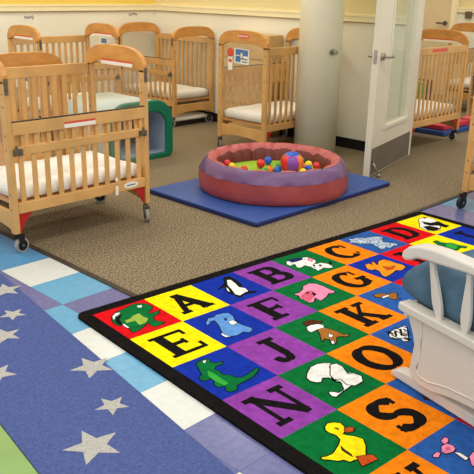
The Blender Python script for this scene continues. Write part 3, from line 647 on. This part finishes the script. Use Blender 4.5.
card('info_card', 'small navy and white card on the right end of the back wall crib', 2.39 + .945 * (CL / 2 - .036), 3.84, .90, .13, .075, -90, [('paper', 0, 1, 0, 1), ('blueprint', .12, .88, .3, .95), ('grey', .2, .8, .45, .8)])
card('info_card', 'blue and white sheet on the left end of the back wall crib', 1.906, 4.00, .52, .34, .17, -90, [('paper', 0, 1, 0, 1), ('blueprint', 0, 1, .45, 1)])
# small tag tied to a slat of the front crib
m = MB(); m.tube([(.885, .984, .345), (.884, .979, .335), (.882, .981, .30)], .0016, 6); m.use(M['paper']).box(.872, .894, .978, .981, .232, .292); m.use(M['sheet']).box(.876, .889, .975, .984, .325, .345)
tag(m.build('paper_tag', None), 'small white tag tied to a slat of the front crib', 'tag')

# ------------------------------------------------------------ blue mat and ball pit
m = MB(); m.use(M['matside']).box(0, 1.605, 0, 1.12, 0, .022); m.use(M['matblue']).box(0, 1.605, 0, 1.12, .022, .038)
tag(m.build('floor_mat', None, loc=(1.575, .395, 0), bevel=.006), 'flat blue mat under the ball pit', 'mat')
PX, PY, PR = 2.345, .935, .575
pit = empty('ball_pit', (PX, PY, .038), 0, 'round pink and purple padded ball pit on a blue mat', 'ball pit')
def wob(k, a, r, z):
    return r + .003 * math.sin(9 * a + k) + .0025 * math.sin(23 * a + 2 * k), z
m = MB(); m.lathe([(.0, .0), (PR - .02, .0), (PR - .002, .012), (PR + .006, .05), (PR + .004, .10), (PR - .002, .155)], 128, mod=wob); m.build('outer_wall', M['poolred'], pit)
m = MB(); m.lathe([(PR - .002, .155), (PR - .006, .165), (PR - .022, .20), (PR - .046, .232), (PR - .062, .243)], 128, mod=wob); m.build('purple_band', M['poolpurple'], pit)
def pleat(k, a, r, z):
    q = abs(math.sin(8.0 * a + .4)) ** .35; dd = (1 - q) * (.04 if 0 < k < 6 else 0)
    q2 = abs(math.sin(13 * a + 1.4)) ** .3; dd += (1 - q2) * (.022 if 1 < k < 6 else 0)
    return r + dd * .6, z - dd
m = MB(); m.lathe([(PR - .062, .243), (PR - .080, .249), (PR - .110, .238), (PR - .135, .215), (PR - .155, .17), (PR - .165, .11), (PR - .168, .03)], 360, mod=pleat, mats=[M['poolpink']] * 3 + [M['pooldark']] * 3); m.build('inner_wall', None, pit)
m = MB(); m.lathe([(0, .117), (.2, .118), (PR - .20, .117), (PR - .160, .112)], 64); m.build('floor_pad', M['poolgreen'], pit)
BC = dict(red=(222, 40, 44), blue=(28, 92, 200), green=(40, 160, 70), yellow=(246, 214, 30), orange=(244, 122, 30), purple=(140, 70, 170))
BM = {k: mat('ball_' + k, v, .3, var=.02, spec=.5) for k, v in BC.items()}
def ball_mesh(mat_, r):
    m = MB(); n = 24
    m.use(mat_).lathe([(max(1e-4, r * math.sin(math.pi * k / 16)), -r * math.cos(math.pi * k / 16)) for k in range(17)], n); return m
fz = .038 + .036
BALLS = [('red', 2.355, 1.077, 0.192, 0.035, 'red ball beside the blue ball, left of the big ball'), ('blue', 2.488, 1.12, 0.19, 0.033, 'blue ball behind the red ball, left of the big ball'), ('red', 2.174, 1.273, 0.187, 0.03, 'red ball against the left inner wall of the ball pit'), ('yellow', 2.15, 1.195, 0.184, 0.027, 'small yellow ball next to the red ball at the left wall'), ('red', 2.13, 1.046, 0.187, 0.03, 'red ball low against the front rim left of the green floor'), ('green', 2.213, 0.913, 0.185, 0.028, 'green ball at the front rim below the red and blue pair'), ('orange', 2.271, 0.907, 0.186, 0.029, 'orange ball at the front rim between green and blue'), ('green', 2.434, 0.955, 0.185, 0.028, 'green ball touching the left side of the big ball'), ('blue', 2.301, 0.853, 0.189, 0.032, 'blue ball at the front rim under the big ball'), ('yellow', 2.384, 0.673, 0.191, 0.034, 'yellow ball at the front rim just right of the big ball base'), ('yellow', 2.634, 0.819, 0.188, 0.031, 'yellow ball right of the big ball, near the back'), ('blue', 2.516, 0.729, 0.188, 0.031, 'blue ball under the yellow one on the right'), ('red', 2.646, 0.747, 0.188, 0.031, 'red ball nearest the right inner wall'), ('green', 2.727, 0.965, 0.183, 0.026, 'green ball furthest back beside the right wall'), ('orange', 2.561, 0.831, 0.186, 0.029, 'orange ball squeezed between the big ball and the yellow ball'), ('red', 2.331, 0.958, 0.179, 0.022, 'tiny red ball between the orange and green balls')]
base = {}
for colr, bx, by, bz, br, lab in BALLS:
    if colr not in base:
        o = ball_mesh(BM[colr], .033).build('plastic_ball', None); base[colr] = o
    else: o = base[colr].copy(); C.objects.link(o)
    o.location = (bx, by, bz); o.scale = (br / .033,) * 3
    tag(o, lab, 'ball', 'small balls in the ball pit')
m = MB(); n = 36; BR = .089
segs = ['purple', 'blue', 'red', 'purple', 'orange', 'purple']
segs = ['yellow', 'green', 'red', 'purple', 'orange', 'blue']
rings = [[m.bm.verts.new((max(1e-4, BR * math.sin(math.pi * k / 18)) * math.cos(2 * math.pi * i / n), max(1e-4, BR * math.sin(math.pi * k / 18)) * math.sin(2 * math.pi * i / n), -BR * math.cos(math.pi * k / 18))) for i in range(n)] for k in range(19)]
for k in range(18):
    for i in range(n):
        m.use(BM['blue' if k >= 14 else segs[i // 6]]); m._f([rings[k][i], rings[k][(i + 1) % n], rings[k + 1][(i + 1) % n], rings[k + 1][i]], True)
bb = m.build('beach_ball', None, loc=(2.384, 0.784, 0.2460)); from mathutils import Quaternion
bb.rotation_mode = 'QUATERNION'; bb.rotation_quaternion = Quaternion(Vector((0, 0, 1)).cross(Vector((-.72, -.69, 0))), R(2)) @ Quaternion((0, 0, 1), R(16))
tag(bb, 'big multicolour panelled ball among the small balls', 'ball')

# ------------------------------------------------------------ foam tunnel block
TX0, TX1, TY0, TD, TH = 1.86, 2.575, 2.385, .74, .535
def tun(x0, x1, z1, r, n=10, base=0, rb=.06):
    pts = [(x0 + rb * (1 - math.cos(R(90 - 15 * k))), base + rb * (1 - math.sin(R(90 - 15 * k)))) for k in range(7)]
    for cx, cz, a0, a1 in ((x0 + r, z1 - r, 180, 90), (x1 - r, z1 - r, 90, 0)):
        for k in range(n + 1):
            a = R(a0 + (a1 - a0) * k / n); pts.append((cx + r * math.cos(a), cz + r * math.sin(a)))
    return pts + [(x1 - rb * (1 - math.cos(R(15 * k))), base + rb * (1 - math.sin(R(15 * k)))) for k in range(7)]
def frame(m, out, inn, y0, y1):
    n = len(out)
    A = [[m.bm.verts.new((p[0], y, p[1])) for p in lst] for y in (y0, y1) for lst in (out, inn)]
    o0, i0, o1, i1 = A
    for k in range(n):
        j = (k + 1) % n
        m._f([o0[k], o0[j], i0[j], i0[k]]); m._f([o1[k], i1[k], i1[j], o1[j]]); m._f([o0[k], o1[k], o1[j], o0[j]], True); m._f([i0[k], i0[j], i1[j], i1[k]], True)
tw = TX1 - TX0
tn = empty('foam_tunnel', (TX0, TY0, 0), 0, 'green and grey foam crawl tunnel behind the front crib', 'play tunnel')
fr = tun(0, tw, TH, .20); hole = tun(.11, tw - .085, TH - .105, .14, base=.045, rb=.02)
m = MB(); frame(m, fr, hole, 0, .05); m.build('front_arch', M['foamgreen'], tn, bevel=.014, seg=3)
m = MB(); o_ = [(p[0] * (tw - .012) / tw + .006, p[1] * .985) for p in fr]; frame(m, o_, [(p[0], p[1]) for p in hole], .05, TD); m.build('padded_shell', M['foamgrey'], tn)
m = MB(); hh = [((p[0] - tw / 2) * .995 + tw / 2, p[1] * .997 + .002) for p in hole]; hi = [((p[0] - tw / 2) * .96 + tw / 2, p[1] * .97 + .01) for p in hole]
frame(m, hh, hi, .02, TD - .01); m.build('tunnel_lining', M['foamblue'], tn)
m = MB(); m.prism([(p[0], p[1]) for p in hi], lambda p, q, d: (p, d, q), TD - .06, TD - .02); m.build('back_panel', M['foamblue'], tn)

# ------------------------------------------------------------ white glider rocker, seen from its left side
gl = empty('glider_chair', (.515, -1.33, .005), R(-13.9), 'white wooden glider rocking chair with slate blue cushions', 'rocking chair')
Wd = .60; GD = .66
YZ = lambda p, q, d: (d, -p, q)     # p = distance behind the front, q = height
AD = .016
arm_top = [(.004, .566), (.012, .588), (.038, .612), (.085, .630), (.14, .638), (.20, .642), (.34, .640), (.50, .634), (.66, .630)]
arm_bot = [(.66, .600), (.50, .600), (.34, .604), (.194, .592), (.133, .588), (.085, .580), (.051, .561), (.024, .553)]
panel = [(.03, .345), (.055, .300), (.078, .255), (.090, .215), (.084, .160), (.078, .110), (.092, .078), (.13, .062), (.20, .066), (.30, .090), (.40, .100), (.50, .092), (.58, .066), (.62, .08), (.625, .16), (.60, .24), (.60, .345)]
bead = [(.118, .33), (.125, .27), (.128, .21), (.120, .16), (.118, .122), (.134, .100), (.183, .100), (.275, .124), (.40, .136), (.52, .122), (.58, .12), (.588, .20), (.57, .33)]
for s, xo in ((1, 0), (-1, Wd)):
    X = lambda v, s=s, xo=xo: xo + s * v
    side = 'left' if s == 1 else 'right'
    m = MB(); m.prism(arm_top + arm_bot, lambda p, q, d: (X(d), -p - AD * max(0, 1 - p * 3), q - .004), -.030, .038); m.build('armrest', M['glider'], gl, bevel=.010, seg=3)
    m = MB(); m.prism(panel, lambda p, q, d: (X(d), -p - .014, q), .004, .022); pn = m.build('side_panel', M['glider'], gl, bevel=.005)
    m = MB(); m.tube([(X(.0035), -p - .014, q) for p, q in bead], .0035, 6); m.build('bead_moulding', M['glider'], pn)
    m = MB(); m.prism([(.026, .374), (.024, .350), (.034, .340), (.62, .330), (.62, .366)], lambda p, q, d: (X(d), -p, q), -.022, .04); m.build('seat_rail', M['glider'], gl, bevel=.006, seg=3)
    for p0 in (.150, .298, .446, .58):
        m = MB(); prof = [(0, .024), (.04, .026), (.12, .036), (.26, .044), (.40, .041), (.60, .032), (.80, .024), (.9, .021), (1, .023)]
        zb, zt = .368, .590; rings = []
        for t, hw in prof:
            z = zb + (zt - zb) * t; pc = p0 + .042 * (t - 0) * 0 + (.055 * (0.5 - t)) * .0 - .05 * t * 0 + (.0 if t else 0)
            pc = p0 + (.062 - .07 * t if p0 < .2 else .034 - .012 * t)
            rings.append([m.bm.verts.new((X(.006 + dx), -(pc + dy), z)) for dx, dy in ((-.009, -hw / 2), (-.009, hw / 2), (.009, hw / 2), (.009, -hw / 2))])
        for a, b in zip(rings, rings[1:]):
            for k in range(4): m._f([a[k], a[(k + 1) % 4], b[(k + 1) % 4], b[k]], False)
        m._f(rings[0][::-1]); m._f(rings[-1]); m.build('spindle', M['glider'], gl, bevel=.004, seg=2)
    m = MB(); m.prism([(-.03, .020), (-.022, .036), (.0, .050), (.05, .058), (.30, .056), (.62, .056), (.68, .036), (.69, .013), (-.02, .013)], lambda p, q, d: (X(d), -p, q), .03, .085); m.build('base_runner', M['glider'], gl, bevel=.006)
    m = MB(); m.box(*sorted((X(.05), X(.066))), -.22, -.17, .05, .30); m.box(*sorted((X(.05), X(.066))), -.52, -.47, .05, .30); m.build('glide_arm', M['glider'], gl)
m = MB(); m.box(.08, Wd - .08, -.15, -.09, .016, .05); m.box(.08, Wd - .08, -.60, -.54, .016, .05); m.build('base_crossbar', M['glider'], gl)
m = MB(); m.box(.035, Wd - .035, -.60, -.03, .325, .345); m.build('seat_board', M['glider'], gl)
m = MB(); m.box(.035, Wd - .035, -.028, -.004, .29, .350); m.build('front_rail', M['glider'], gl, bevel=.004)
# reclined back frame with slats
def recl(z): return .56 + (z - .36) * .32
m = MB()
for x in (.04, Wd - .075): m.prism([(recl(.30), .30), (recl(.30) + .03, .30), (recl(1.05) + .03, 1.05), (recl(1.05), 1.05)], YZ, x, x + .035)
for k in range(5):
    x = .11 + k * .088; m.prism([(recl(.36) + .008, .36), (recl(.36) + .02, .36), (recl(1.0) + .02, 1.0), (recl(1.0) + .008, 1.0)], YZ, x, x + .03)
m.prism([(recl(.98), .98), (recl(.98) + .03, .98), (recl(1.10) + .03, 1.10), (recl(1.10), 1.10)], YZ, .04, Wd - .04)
m.build('back_frame', M['glider'], gl, bevel=.005)
def cushion(name, lx, ly, th, puff, loc, rx, label, parent=None):
    m = MB(); nx, ny = 26, 26; g = {}
    for sgn in (1, -1):
        for i in range(nx + 1):
            for j in range(ny + 1):
                u, v = -1 + 2 * i / nx, -1 + 2 * j / ny
                u2, v2 = math.sin(u * math.pi / 2), math.sin(v * math.pi / 2)
                e = (1 - abs(u2) ** 6) * (1 - abs(v2) ** 6)
                h = th / 2 * (.12 + .88 * max(0, e) ** .42) + puff * (1 - u2 * u2) * (1 - v2 * v2)
                h += .004 * math.sin(7 * u2 + 2) * math.sin(5 * v2 + 1)
                kx = 1 - .05 * abs(v2) ** 8; ky = 1 - .05 * abs(u2) ** 8
                g[sgn, i, j] = m.bm.verts.new((u2 * lx / 2 * kx, v2 * ly / 2 * ky, sgn * h))
        for i in range(nx):
            for j in range(ny): m._f([g[sgn, i, j], g[sgn, i + 1, j], g[sgn, i + 1, j + 1], g[sgn, i, j + 1]], True)
    for i in range(nx):
        for j in (0, ny): m._f([g[1, i, j], g[1, i + 1, j], g[-1, i + 1, j], g[-1, i, j]], True)
    for j in range(ny):
        for i in (0, nx): m._f([g[1, i, j], g[1, i, j + 1], g[-1, i, j + 1], g[-1, i, j]], True)
    o = m.build(name, M['cushion']); o.location = loc; o.rotation_euler = (rx, 0, 0)
    mw = gl.matrix_basis
    bpy.context.view_layer.update()
    o.matrix_world = gl.matrix_world @ o.matrix_basis
    return tag(o, label, 'cushion')
cushion('seat_cushion', Wd - .05, .62, .165, .028, (Wd / 2, -.270, .430), 0, 'thick slate blue seat cushion on the white glider')
cushion('back_cushion', Wd - .09, .62, .12, .015, (Wd / 2, -.64, .80), R(72), 'slate blue back cushion against the glider back')

# ------------------------------------------------------------ things in the background
m = MB(); m.use(M['tan']).box(0, .22, 0, .66, 0, 1.045); cab = m.build('cabinet', None, loc=(3.885, 2.40, 0), bevel=.004)
for k, (a, b) in enumerate(((.03, .30), (.32, .54), (.56, .78), (.80, 1.02))):
    m = MB(); m.use(M['tan']).box(-.014, 0, .012, .648, a, b); d = m.build('drawer', None, cab, bevel=.003)
tag(cab, 'tan drawer cabinet against the wall behind the crib', 'cabinet')
# under the corner crib
m = MB(); m.use(M['black']).prism([(-.25, .001), (.25, .001), (.26, .045), (-.26, .045)], lambda p, q, d: (p, d, q), -.36, .36)
tag(m.build('storage_tray', None, loc=(3.80, 3.84, 0), bevel=.006), 'black tray under the back corner crib', 'tray')
mattress(3.80, 3.84, -90, 'spare white pad lying on the black tray under the corner crib', 1.0, .06, .0455, (.72, .50))
# mats beyond the right-hand crib
for k, (mn, lab) in enumerate((('matblue', 'blue folded mat on the floor beyond the crib at right, bottom of the pile'), ('pinkmat', 'red mat on top of the blue mat beyond the crib at right'))):
    if mn == 'pinkmat': M['pinkmat'] = mat('red_vinyl', (206, 58, 74), .45, var=.03)
    m = MB(); m.box(0, .62 - .05 * k, 0, .68, 0, .055); tag(m.build('floor_mat', M[mn], loc=(5.42 + .04 * k, 1.16 + .03 * k, .001 + .057 * k), bevel=.012), lab, 'mat')
M['pinkfoam'] = mat('pink_foam', (222, 92, 96), .5, var=.03)
m = MB(); m.box(0, .30, 0, .38, 0, .13); tag(m.build('foam_block', M['pinkfoam'], loc=(6.10, .95, 0), bevel=.02), 'pink foam block at the right edge behind the crib wheel', 'foam block')
M['gfoam'] = mat('green_pad', (92, 168, 66), .5, var=.03); M['pfoam'] = mat('plum_pad', (96, 60, 84), .5, var=.03)
for k, (mn, x, lab) in enumerate((('gfoam', 0, 'green pad standing upright behind the slats of the crib at right'), ('pfoam', .16, 'plum pad standing beside the green pad behind the crib slats'))):
    m = MB(); m.box(0, .13 if k == 0 else .04, 0, .3, 0, .47); tag(m.build('exercise_pad', M[mn], loc=(6.12 + x * 1.6, 1.90, 0), bevel=.012), lab, 'pad')
shelf = empty('open_shelf', (6.52, .38, 0), 0, 'low tan open shelf in the far room beyond the crib at right', 'shelf')
for z in (.03, .29, .56, .80):
    m = MB(); m.box(0, .32, .025, 1.075, z, z + .022); m.build('shelf_board', M['tan'], shelf, bevel=.002)
for y in (0, 1.075):
    m = MB(); m.box(0, .32, y, y + .025, 0, .83); m.build('side_panel', M['tan'], shelf, bevel=.002)
m = MB(); m.box(.32, .33, 0, 1.1, .0, .83); m.build('back_panel', M['tan'], shelf)
sb = empty('storage_bin', (6.53, .98, .3125), 0, 'black bin on the low tan shelf at the right edge', 'bin')
m = MB(); m.prism([(.02, 0), (.27, 0), (.29, .20), (0, .20)], lambda p, q, d: (p, d, q), 0, .42); m.build('bin_body', M['black'], sb, bevel=.006)
m = MB(); m.box(-.006, .296, -.006, .426, .185, .205); m.build('bin_rim', M['black'], sb, bevel=.003)
m = MB(); m.box(-.004, .006, .1, .32, .09, .10); m.build('bin_handle', M['tyre'], sb)
m = MB(); m.use(M['dmetal']).box(-.02, 0, 0, .10, 0, .10); tag(m.build('wall_plate', None, loc=(8.482, 2.56, 1.14)), 'dark brown square fixed to the far wall by the rail', 'plate')
